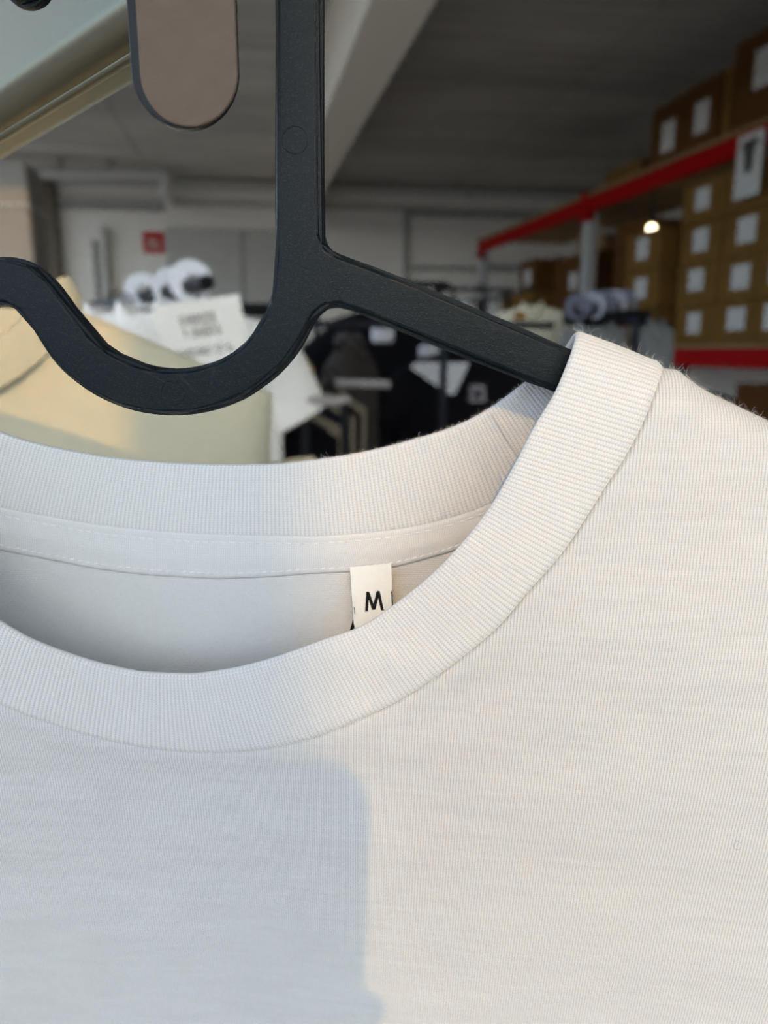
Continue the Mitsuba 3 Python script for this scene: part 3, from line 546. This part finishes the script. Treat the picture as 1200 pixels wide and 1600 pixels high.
loop = np.stack([np.stack([np.interp(sg_, s_len, loop[:, j, k]) for k in range(3)], -1) for j in range(loop.shape[1])], 1)
k5 = np.ones(9) / 9
for j in range(loop.shape[1]):
    for k in range(3): loop[:, j, k] = np.convolve(np.pad(loop[:, j, k], 4, 'edge'), k5, 'valid')
dt = np.gradient(loop, axis=0); dc = np.gradient(loop, axis=1); N = np.cross(dc, dt); N /= np.linalg.norm(N, axis=2, keepdims=True) + 1e-12
if N[NS // 4, 7, 2] > 0: N = -N                                        # outward: towards the lens on the front
TH = .0011                                                             # half thickness of the doubled rib
prof = [(c, 1.0) for c in np.linspace(1.0, .06, 34)] + [(.06 - .06 * math.sin(a), math.cos(a)) for a in np.linspace(.25, math.pi - .25, 9)] + [(c, -1.0) for c in np.linspace(.06, 1.0, 34)]
RP = np.zeros((NS, len(prof), 3)); UVr = np.zeros((NS, len(prof), 2)); fpos = np.arange(loop.shape[1]) / (loop.shape[1] - 1)
ribw = .022; fr_ = sg_ / RIB - np.floor(sg_ / RIB); ridgeh = .00020 * (np.sqrt(np.maximum(np.sin(np.pi * fr_), 0)) - .5)
for k, (c, n) in enumerate(prof):
    i0 = min(int(c * 13), 12); a = c * 13 - i0
    P = loop[:, i0] * (1 - a) + loop[:, i0 + 1] * a; Nn = N[:, i0] * (1 - a) + N[:, i0 + 1] * a
    bulge = 1 + .25 * math.sin(math.pi * min(1, c * 1.02))
    end = 1.0 if c < .95 else (1 - .55 * (c - .95) / .05)
    RP[:, k] = P + Nn * (n * TH * bulge * end + (ridgeh * (1 if n > 0 else -1))[:, None] * min(1, abs(n) * 1.2))
    UVr[:, k] = np.stack([sg_, np.full(NS, (c if n > 0 else -c) * ribw)], 1)
rib = gridmesh(world(RP[..., 0], RP[..., 1], RP[..., 2]))
ts = thing('t_shirt', 'white crew neck T-shirt filling the foreground on a black plastic hanger', 'shirt')
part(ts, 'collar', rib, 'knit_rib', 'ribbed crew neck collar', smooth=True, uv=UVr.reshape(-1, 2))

# front and back panels: columns over u, rows from the collar or shoulder ridge down
def sheet(top_of, fn, u0, u1, nu, rows, bottom, inset):
    us = np.linspace(u0, u1, nu); tops = top_of(us); t = np.r_[np.linspace(0, 1, rows) ** 1.6]
    w = tops[:, None] + (bottom - tops)[:, None] * t[None]; u = np.broadcast_to(us[:, None], w.shape)
    return u, w, fn(u, w)
fo, bo = Fd[:, 1], Bd[:, 1]
def top_front(us):
    i = np.argsort(fo[:, 0]); t = np.interp(us, fo[i, 0], fo[i, 1] + .0012); out = (us < fo[:, 0].min()) | (us > fo[:, 0].max())
    return np.where(out, ridge(us), np.minimum(t, ridge(us)))
def top_back(us):
    i = np.argsort(bo[:, 0]); t = np.interp(us, bo[i, 0], bo[i, 1] + .003); out = (us < bo[:, 0].min()) | (us > bo[:, 0].max())
    return np.where(out, ridge(us), np.minimum(t, ridge(us)))
HEM = -.60; U0, U1 = UC - .247, UC + .247
u, w, v = sheet(top_front, vfront, U0, U1, 640, 330, HEM, 0)
dseam = np.full(u.shape, 1.0)
tree_pts = fo[::3]
from scipy.spatial import cKDTree
dseam = cKDTree(fo).query(np.stack([u, w], -1).reshape(-1, 2))[0].reshape(u.shape)
inneck = (u > fo[:, 0].min()) & (u < fo[:, 0].max() + .004)
v = v + np.where(inneck, .0005 * np.exp(-(dseam / .0008) ** 2) - .0005 * np.exp(-((dseam - .0030) / .0030) ** 2), 0)
near = np.exp(-np.maximum(ridge(u) - w, 0) / .006) * np.exp(-((np.abs(u - UC) - (rp[7, 0] - UC)) / .004) ** 2)
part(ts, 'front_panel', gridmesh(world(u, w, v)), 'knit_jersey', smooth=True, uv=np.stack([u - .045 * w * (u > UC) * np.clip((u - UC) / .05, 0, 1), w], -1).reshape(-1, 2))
u, w, v = sheet(top_back, vback, U0, U1, 260, 160, HEM, 0)
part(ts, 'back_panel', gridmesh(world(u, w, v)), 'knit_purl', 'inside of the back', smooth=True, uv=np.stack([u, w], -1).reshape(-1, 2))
for s in (1, -1):                                                      # sleeves outside the frame
    e = UC + s * .247; z0 = float(ridge(np.array(e))); P = []
    for t in np.linspace(0, 1, 14):
        a = np.linspace(0, 2 * np.pi, 37); hh_ = .086 * (1 - .08 * t); cu = s * (e - UC) - .006 + .100 * t; cw = z0 - .088 - .085 * t; du, dw = .72 * t, 1 - .32 * t
        P.append(world(UC + s * (cu + du * hh_ * np.cos(a)), cw + dw * hh_ * np.cos(a), (.004 + .013 * min(1, 3 * t)) * np.sin(a) + .002))
    part(ts, 'sleeve', gridmesh(np.array(P)), 'plain_jersey', smooth=True)

# neck tape with its two rows of stitches, on the inside of the back
tape_px = [((815, 762), (790, 812)), ((742, 800), (715, 857)), ((667, 822), (667, 872)), ((605, 832), (615, 885)), ((542, 838), (555, 892)), ((480, 841), (480, 896)), ((417, 840), (417, 901)), ((333, 838), (333, 903)), ((250, 833), (250, 899)), ((167, 825), (165, 890)), ((83, 811), (80, 874)), ((0, 795), (-4, 857)), ((-60, 778), (-68, 838))]
PT = pairs(tape_px, vback); PT = np.concatenate([PT, mirror(PT[:2])]); Td = dense(PT, 700)
prof_t = [(c, h) for c, h in zip(np.r_[np.linspace(-.10, .9, 22), .95, .98, 1.0, 1.0], np.r_[.0006, .0010, np.full(20, .0012), .0011, .0008, .0004, -.0001])]
mt = Td.mean(1); ts_s = np.r_[0, np.cumsum(np.linalg.norm(np.diff(mt, axis=0), axis=1))]
Pt = np.zeros((700, len(prof_t), 3)); UVt = np.zeros((700, len(prof_t), 2))
for k, (c, h) in enumerate(prof_t):
    q = Td[:, 0] * (1 - c) + Td[:, 1] * c
    Pt[:, k] = np.stack([q[:, 0], q[:, 1], vback(q[:, 0], q[:, 1]) - h - .0004 * math.exp(-((c - .5) / .28) ** 2) - .0002], 1); UVt[:, k] = np.stack([ts_s, np.full(700, c * .0095)], 1)
tp = part(ts, 'neck_tape', gridmesh(world(Pt[..., 0], Pt[..., 1], Pt[..., 2])), 'knit_tape', 'smooth white neck tape', smooth=True, uv=UVt.reshape(-1, 2))
def stitches(c, pitch, ln, rad, h, wob=0.0):
    ms = []; s = .001
    while s < ts_s[-1] - pitch:
        seg = []
        for a in np.linspace(0, 1, 5):
            ss = s + a * ln; q0 = np.array([np.interp(ss, ts_s, Td[:, 0, k]) for k in (0, 1)]); q1 = np.array([np.interp(ss, ts_s, Td[:, 1, k]) for k in (0, 1)])
            cc_ = c + wob * (a - .5); q = q0 * (1 - cc_) + q1 * cc_; seg.append(world(q[0], q[1], float(vback(np.array(q[0]), np.array(q[1]))) - h - .0002 * math.sin(math.pi * a)))
        ms.append(pipe(np.array(seg), np.array([.5, .9, 1, .9, .5]) * rad, 6)); s += pitch
    return cat(ms)
part(tp, 'stitching', cat([stitches(.12, .0026, .0020, .00026, .0013), stitches(.85, .0023, .0017, .00028, .0013, .05)]), 'white_thread', 'rows of white stitches', smooth=True, kind='stuff')
# joining seam across the rib at the back, right of the neck
sm = []
for c in np.linspace(.0, .97, 24):
    a = np.array(uw(768 + 62 * c, 648 + 100 * c, .012)); sm.append(world(a[0], a[1], float(vback(np.array(a[0]), np.array(min(a[1], float(ridge(a[0])) - .001)))) - TH * 1.25 - .00012))
part(ts, 'collar_seam', pipe(np.array(sm), .00022, 6), 'grey_thread', 'seam joining the collar rib', smooth=True)

# size label
lq = [uw(*q, .0135) for q in ((548, 890), (612, 884), (617, 976), (556, 979))]
def lab_pt(a, b):
    q = (lq[0] * (1 - a) + lq[1] * a) * (1 - b) + (lq[3] * (1 - a) + lq[2] * a) * b
    return q, .0122 - .0022 * b - .0004 * math.sin(math.pi * a) * b
rows_ = []
uvl = []
for b in np.linspace(-.06, 1, 26):
    r = []
    for a in np.linspace(0, 1, 20):
        k = max(0.0, b - .86) / .14; a2 = .5 + (a - .5) * (1 - .16 * k ** 2); q, v_ = lab_pt(a2, b); r.append(world(q[0], q[1], v_)); uvl.append((a * .0095, b * .013))
    rows_.append(r)
lb = part(ts, 'size_label', gridmesh(np.array(rows_)), 'satin_label', 'small white woven size label', smooth=True, uv=np.array(uvl))
# the letter M in stepped woven strokes
def strip(a0, b0, a1, b1, wd):
    P = []
    for t in np.linspace(0, 1, 9):
        for s in (-1, 1):
            q, v_ = lab_pt(a0 + (a1 - a0) * t + s * wd / 2, b0 + (b1 - b0) * t); P.append(world(q[0], q[1], v_ - .00012))
    return gridmesh(np.array(P).reshape(9, 2, 3))
part(lb, 'letter', cat([strip(.40, .36, .345, .68, .075), strip(.40, .37, .525, .66, .085), strip(.655, .37, .525, .66, .085), strip(.655, .36, .74, .68, .075), strip(.33, .675, .395, .675, .03), strip(.70, .675, .765, .675, .03)]), 'black_thread', 'black letter M')
part(lb, 'edge_thread', cat([strip(.985, .38, .99, .70, .03), strip(.035, .60, .05, .72, .02)]), 'black_thread')
q0, q1, q2 = uw(553, 968, .0128), uw(550, 985, .0135), uw(546, 1005, .0140)
part(ts, 'care_label_edge', pipe(np.array([world(q[0], q[1], v_) for q, v_ in ((q0, .0120), (q1, .0124), (q2, .0128))]), np.array([.00025, .00062, .0006]), 8), 'black_thread', 'black edge of the care label behind the size label', smooth=True)

# loose fibres along the cloth edges
hairs = []
def hair(p, d, ln, r=.000018):
    pts = [p]; d = d / np.linalg.norm(d)
    for i in range(4):
        d = d + rng.normal(0, .38, 3); d /= np.linalg.norm(d); pts.append(pts[-1] + d * ln / 4)
    hairs.append(pipe(np.array(pts), np.array([1, 1, .9, .8, .5]) * r, 3))
for _ in range(900):
    uu_ = rng.uniform(ti[0], rp[-2, 0]); ln = rng.exponential(.00035) + .00015 + (rng.random() < .08) * rng.uniform(.0006, .0020)
    hair(world(uu_, float(ridge(np.array(uu_))) - .0001 + (TH * 1.1 if uu_ < to[0] else 0), rng.uniform(-.002, .002)), ez * .8 + eu * rng.normal(.2, .5) + ev * rng.normal(0, .4), ln)
bi = Bd[:, 0]; vis = (bi[:, 0] > uw(380, 720, .012)[0]) & (bi[:, 0] < uw(830, 600, .01)[0])
for i in rng.choice(np.nonzero(vis)[0], 800):
    uu_, ww_ = bi[i]; hair(world(uu_, ww_ + .0000, float(vback(np.array(uu_), np.array(ww_)))), ez * .8 + eu * rng.normal(-.3, .5) + ev * rng.normal(0, .5), rng.exponential(.0003) + .00015)
part(ts, 'fuzz', cat(hairs), 'fuzz_fibre', 'loose cotton fibres', kind='stuff')
lint = []
for t in np.linspace(.3, 5.2, 16):
    u_, w_ = onsheet(1152 + 6 * math.cos(t), 1321 - 6.5 * math.sin(t), vfront); lint.append(world(u_, w_, float(vfront(np.array(u_), np.array(w_))) - .0002))
part(ts, 'lint', pipe(np.array(lint), .00006, 6), 'grey_thread', 'small curled loose fibre', smooth=True)

# ------------------------------------------------------------------ black plastic hanger
def pxy(pts): return [tuple(uw(*q, -.003)) for q in pts]
def chaikin(pts, n=3):
    p = np.array(pts, float)
    for _ in range(n): q = np.roll(p, -1, 0); p = np.stack([.75 * p + .25 * q, .25 * p + .75 * q], 1).reshape(-1, 2)
    return p
upper = [(20, 400), (52, 413), (79, 438), (97, 462), (116, 490), (135, 515), (161, 541), (195, 560), (232, 573), (277, 577), (319, 570), (356, 555), (390, 525), (412, 490), (424, 452), (428, 410)]
lower = [(1150, 722), (862, 610), (817, 596), (692, 546), (600, 508), (552, 486), (525, 479), (506, 482), (490, 498), (471, 540), (437, 583), (400, 611), (375, 627), (326, 645), (270, 652), (210, 646), (157, 627), (116, 601), (82, 571), (56, 532), (37, 500), (22, 484), (0, 476), (-40, 484), (-110, 512), (-420, 640)]
arm_top = [(503, 350), (505, 372), (512, 385), (525, 394), (567, 409), (633, 434), (733, 476), (817, 511), (892, 546), (1170, 664)]
left_top = [(-400, 552), (-100, 430), (-45, 408), (-10, 399)]
ac = np.array([250, -40.0]); hook_o = [(ac[0] + 253 * math.cos(t), ac[1] - 253 * math.sin(t)) for t in np.linspace(0.02, math.pi * .97, 30)]; hook_i = [(ac[0] + 178 * math.cos(t), ac[1] - 178 * math.sin(t)) for t in np.linspace(math.pi * .97, .02, 30)]
tip = [(34 + 35 * math.cos(t), -29 + 35 * math.sin(t)) for t in np.linspace(math.pi, 0, 11)]
poly = pxy([(428, 300), (428, 40)]) [::-1]
outline = [(428, 40), (426, 230), (427, 380)] + upper[::-1] + left_top[::-1] + lower[::-1] + arm_top[::-1] + [(502, 200), (503, 20)] + hook_o + tip + hook_i
hp = sg.Polygon(chaikin(pxy(outline), 3)).buffer(0); hp = max(getattr(hp, 'geoms', [hp]), key=lambda g: g.area)
hp = hp.buffer(-.0007).buffer(.0014).buffer(-.0007)
def rounded_plate(poly, t, rad, steps=6, prof=None):                   # plate of thickness t with rounded rims: rings of shrinking outline, bridged
    pr = poly.simplify(6e-6); rings = []
    for ins, h in prof or [(rad * (1 - math.cos(a)), t / 2 - rad + rad * math.sin(a)) for a in np.linspace(0, math.pi / 2, steps)]:
        q = pr.buffer(-ins, quad_segs=12).simplify(3e-6) if ins > 0 else pr
        rings.append((max(getattr(q, 'geoms', [q]), key=lambda g: g.area), h))
    V, Fc, at_ = [], [], {}
    def vid(x, y, z):
        k = (round(x * 1e8), round(y * 1e8), round(z * 1e8))
        if k not in at_: at_[k] = len(V); V.append((x, y, z))
        return at_[k]
    def keys(g): return {(round(x * 1e8), round(y * 1e8)) for r in [g.exterior, *g.interiors] for x, y in r.coords}
    for (p0, h0), (p1, h1) in zip(rings[:-1], rings[1:]):
        k1 = keys(p1); shell = p0.difference(p1)
        for g in getattr(shell, 'geoms', [shell]):
            if g.area < 1e-13: continue
            v2, f2 = trimesh.creation.triangulate_polygon(g, engine='earcut')
            z2 = [h1 if (round(x * 1e8), round(y * 1e8)) in k1 else h0 for x, y in v2]
            for s in (1, -1):
                idx = [vid(x, y, s * z) for (x, y), z in zip(v2, z2)]
                for f in f2: Fc.append([idx[i] for i in (f if s > 0 else f[::-1])])
    v2, f2 = trimesh.creation.triangulate_polygon(rings[-1][0], engine='earcut')
    for s in (1, -1):
        idx = [vid(x, y, s * rings[-1][1]) for x, y in v2]
        for f in f2: Fc.append([idx[i] for i in (f if s > 0 else f[::-1])])
    h0 = rings[0][1]
    for r in [rings[0][0].exterior, *rings[0][0].interiors]:
        c = list(r.coords)
        for p, q in zip(c[:-1], c[1:]):
            a, b, d, e = vid(*p, h0), vid(*q, h0), vid(*p, -h0), vid(*q, -h0); Fc += [[a, d, e], [a, e, b]]
    m = trimesh.Trimesh(np.array(V), np.array(Fc), process=False); m.fix_normals(); return m
def uvw_mesh(m, v0=0.0):
    m = m.copy(); q = m.vertices.copy(); m.vertices = world(q[:, 0], q[:, 1], v0 - q[:, 2]); return m
hg = thing('clothes_hanger', 'black plastic hanger with a dipped middle holding the white T-shirt', 'hanger')
part(hg, 'frame', uvw_mesh(rounded_plate(hp, .0064, .0016, 8, [(0, .0006), (.00012, .0012), (.0009, .0026), (.00115, .00292), (.0014, .0031), (.0017, .0032)])), 'black_plastic', smooth=50)
for x, y in ((461, 219), (270, 614)):
    q = uw(x, y, -.0032); tor = trimesh.creation.torus(.0029, .00012, major_sections=48, minor_sections=8); tor.vertices[:, 2] *= .45; tor.apply_translation([q[0], q[1], .0032]); part(hg, 'moulding_mark', uvw_mesh(tor), 'black_plastic', 'round moulding mark', smooth=True)

# ------------------------------------------------------------------ clothes rail passing through the hook, with its end plate
rl = thing('clothes_rail', 'sloping steel rail with a rounded grey brown end plate at the top left', 'clothes rail')
vp = -.016
def stadium(x0, x1, yb, v):                                            # rounded strip whose lower end is at (.., yb) in the plane v
    a, c, b = uw(x0, 80, v), uw(x1, 80, v), uw((x0 + x1) / 2, yb, v); r = (c[0] - a[0]) / 2; xm = (a[0] + c[0]) / 2
    return sg.LineString([(xm, b[1] + r + .028), (xm, b[1] + r)]).buffer(r, 48)
part(rl, 'end_plate', uvw_mesh(rounded_plate(stadium(206, 371, 204, vp), .0030, .0006, 5), vp), 'black_gloss', 'black end plate', smooth=50)
part(rl, 'pad', uvw_mesh(rounded_plate(stadium(217, 370, 198, vp - .002), .0012, .0003, 4), vp - .0018), 'felt_pad', 'grey brown pad', smooth=50)
rd = dirpx(-1000, 830); rd /= np.linalg.norm(rd)
r0 = EYE + dirpx(300, -114) * (.188 / (dirpx(300, -114) @ fwd)) + 0.002 * ev
sidev = np.cross(rd, ez); sidev /= np.linalg.norm(sidev); sidev *= -np.sign(sidev @ fwd); upr = np.cross(rd, sidev); upr *= np.sign(upr[2])
prof_r = sg.box(-.003, -.0125, .003, .013).buffer(.009, 16)
rc_ = np.array(prof_r.exterior.coords)[:-1]
ring = lambda o: o + rc_[:, :1] * sidev + rc_[:, 1:] * upr
L_ = .50; V = np.concatenate([ring(r0), ring(r0 + rd * L_)]); n_ = len(rc_); i_ = np.arange(n_)
fa = np.concatenate([np.stack([i_, (i_ + 1) % n_, (i_ + 1) % n_ + n_], 1), np.stack([i_, (i_ + 1) % n_ + n_, i_ + n_], 1), np.array([[0, k + 1, k] for k in range(1, n_ - 1)]), np.array([[n_, n_ + k, n_ + k + 1] for k in range(1, n_ - 1)])])
tm = trimesh.Trimesh(V, fa, process=False); tm.fix_normals(); part(rl, 'tube', tm, 'rail_steel', 'brushed steel tube', smooth=40)
lip0, lip1 = r0 + sidev * .0035 - upr * .0212, r0 + rd * L_ + sidev * .0035 - upr * .0212
part(rl, 'lip', tube(lip0, lip1, .0016), 'rail_steel', smooth=40)
pe = r0 + rd * (L_ - .02); part(rl, 'post', tube([pe[0], pe[1], .012], [pe[0], pe[1], pe[2]], .02), 'rail_steel', smooth=40)
part(rl, 'foot', box(pe[0] - .3, pe[0] + .3, pe[1] - .3, pe[1] + .3, 0, .012, .003), 'black_metal')

# ------------------------------------------------------------------ the photographer's phone and hand: the lens sits at the phone's back, its shadow falls on the shirt
def cam(x, y, z): return EYE + rgt * x + upv * y + fwd * z
ph = thing('phone', 'black phone held upright in front of the white T-shirt', 'phone')
prp = sg.box(-.0555 + .0142, -.131 + .0142, .016 - .0142, .016 - .0142).buffer(.0142, 24)
pm = rounded_plate(prp, .0078, .0016, 6); q = pm.vertices.copy(); pm.vertices = cam(0, 0, 0) + q[:, :1] * rgt + q[:, 1:2] * upv + (q[:, 2:] - .0060) * fwd
part(ph, 'case', pm, 'black_gloss', smooth=35)
matte('skin', (0.55, 0.34, 0.25), 0.55, 0.3)
def limb(chain):
    out = m3.Manifold()
    for (p, r), (q, r2) in zip(chain[:-1], chain[1:]):
        sp = [np.asarray(trimesh.creation.icosphere(2, ra).vertices) + c for c, ra in ((p, r), (q, r2))]
        out = out + m3.Manifold.hull_points(np.concatenate(sp))
    return out
C_ = lambda x, y, z: np.array([x, y, z])
hand = limb([(C_(-.062, -.085, -.026), .016), (C_(-.040, -.120, -.032), .015), (C_(-.055, -.170, -.060), .022), (C_(-.10, -.30, -.16), .036), (C_(-.13, -.38, -.24), .045)])
hand = hand + m3.Manifold.hull_points(np.concatenate([np.asarray(trimesh.creation.icosphere(2, r).vertices) + c for c, r in ((C_(-.064, -.075, -.022), .011), (C_(-.060, -.125, -.026), .013), (C_(-.03, -.150, -.040), .014), (C_(-.045, -.165, -.05), .02))]))
for k, (y, l) in enumerate(((-.061, .0), (-.079, .002), (-.096, .001), (-.112, -.003))):   # four fingers behind the phone's front, tips over its right edge
    hand = hand + limb([(C_(-.060, y - .018, .008), .0088), (C_(-.030, y - .006, .0125), .0084), (C_(.002 + l, y, .0115), .0078), (C_(.0152 + l, y, .002), .0068), (C_(.0145 + l, y, -.008), .0060)])
hand = hand + limb([(C_(-.070, -.125, -.028), .013), (C_(-.068, -.085, -.022), .0105), (C_(-.060, -.055, -.019), .0090), (C_(-.052, -.040, -.018), .0078)])
hand = hand.refine_to_length(.004); hm = hand.to_mesh(); hm = trimesh.Trimesh(hm.vert_properties[:, :3], hm.tri_verts, process=True); trimesh.smoothing.filter_taubin(hm, iterations=8)
q = hm.vertices.copy(); hm.vertices = EYE + q[:, :1] * rgt + q[:, 1:2] * upv + q[:, 2:] * fwd
pr = thing('person', 'hand and forearm with dark sleeve holding up the black phone', 'person'); part(pr, 'body', hm, 'skin', smooth=True)
sl = pipe(np.array([C_(-.088, -.27, -.135), C_(-.10, -.30, -.16), C_(-.13, -.38, -.24), C_(-.17, -.47, -.34)]), np.array([.044, .046, .056, .062]), 24); q = sl.vertices.copy(); sl.vertices = EYE + q[:, :1] * rgt + q[:, 1:2] * upv + q[:, 2:] * fwd
part(pr, 'sleeve', sl, 'charcoal_cloth', smooth=40)
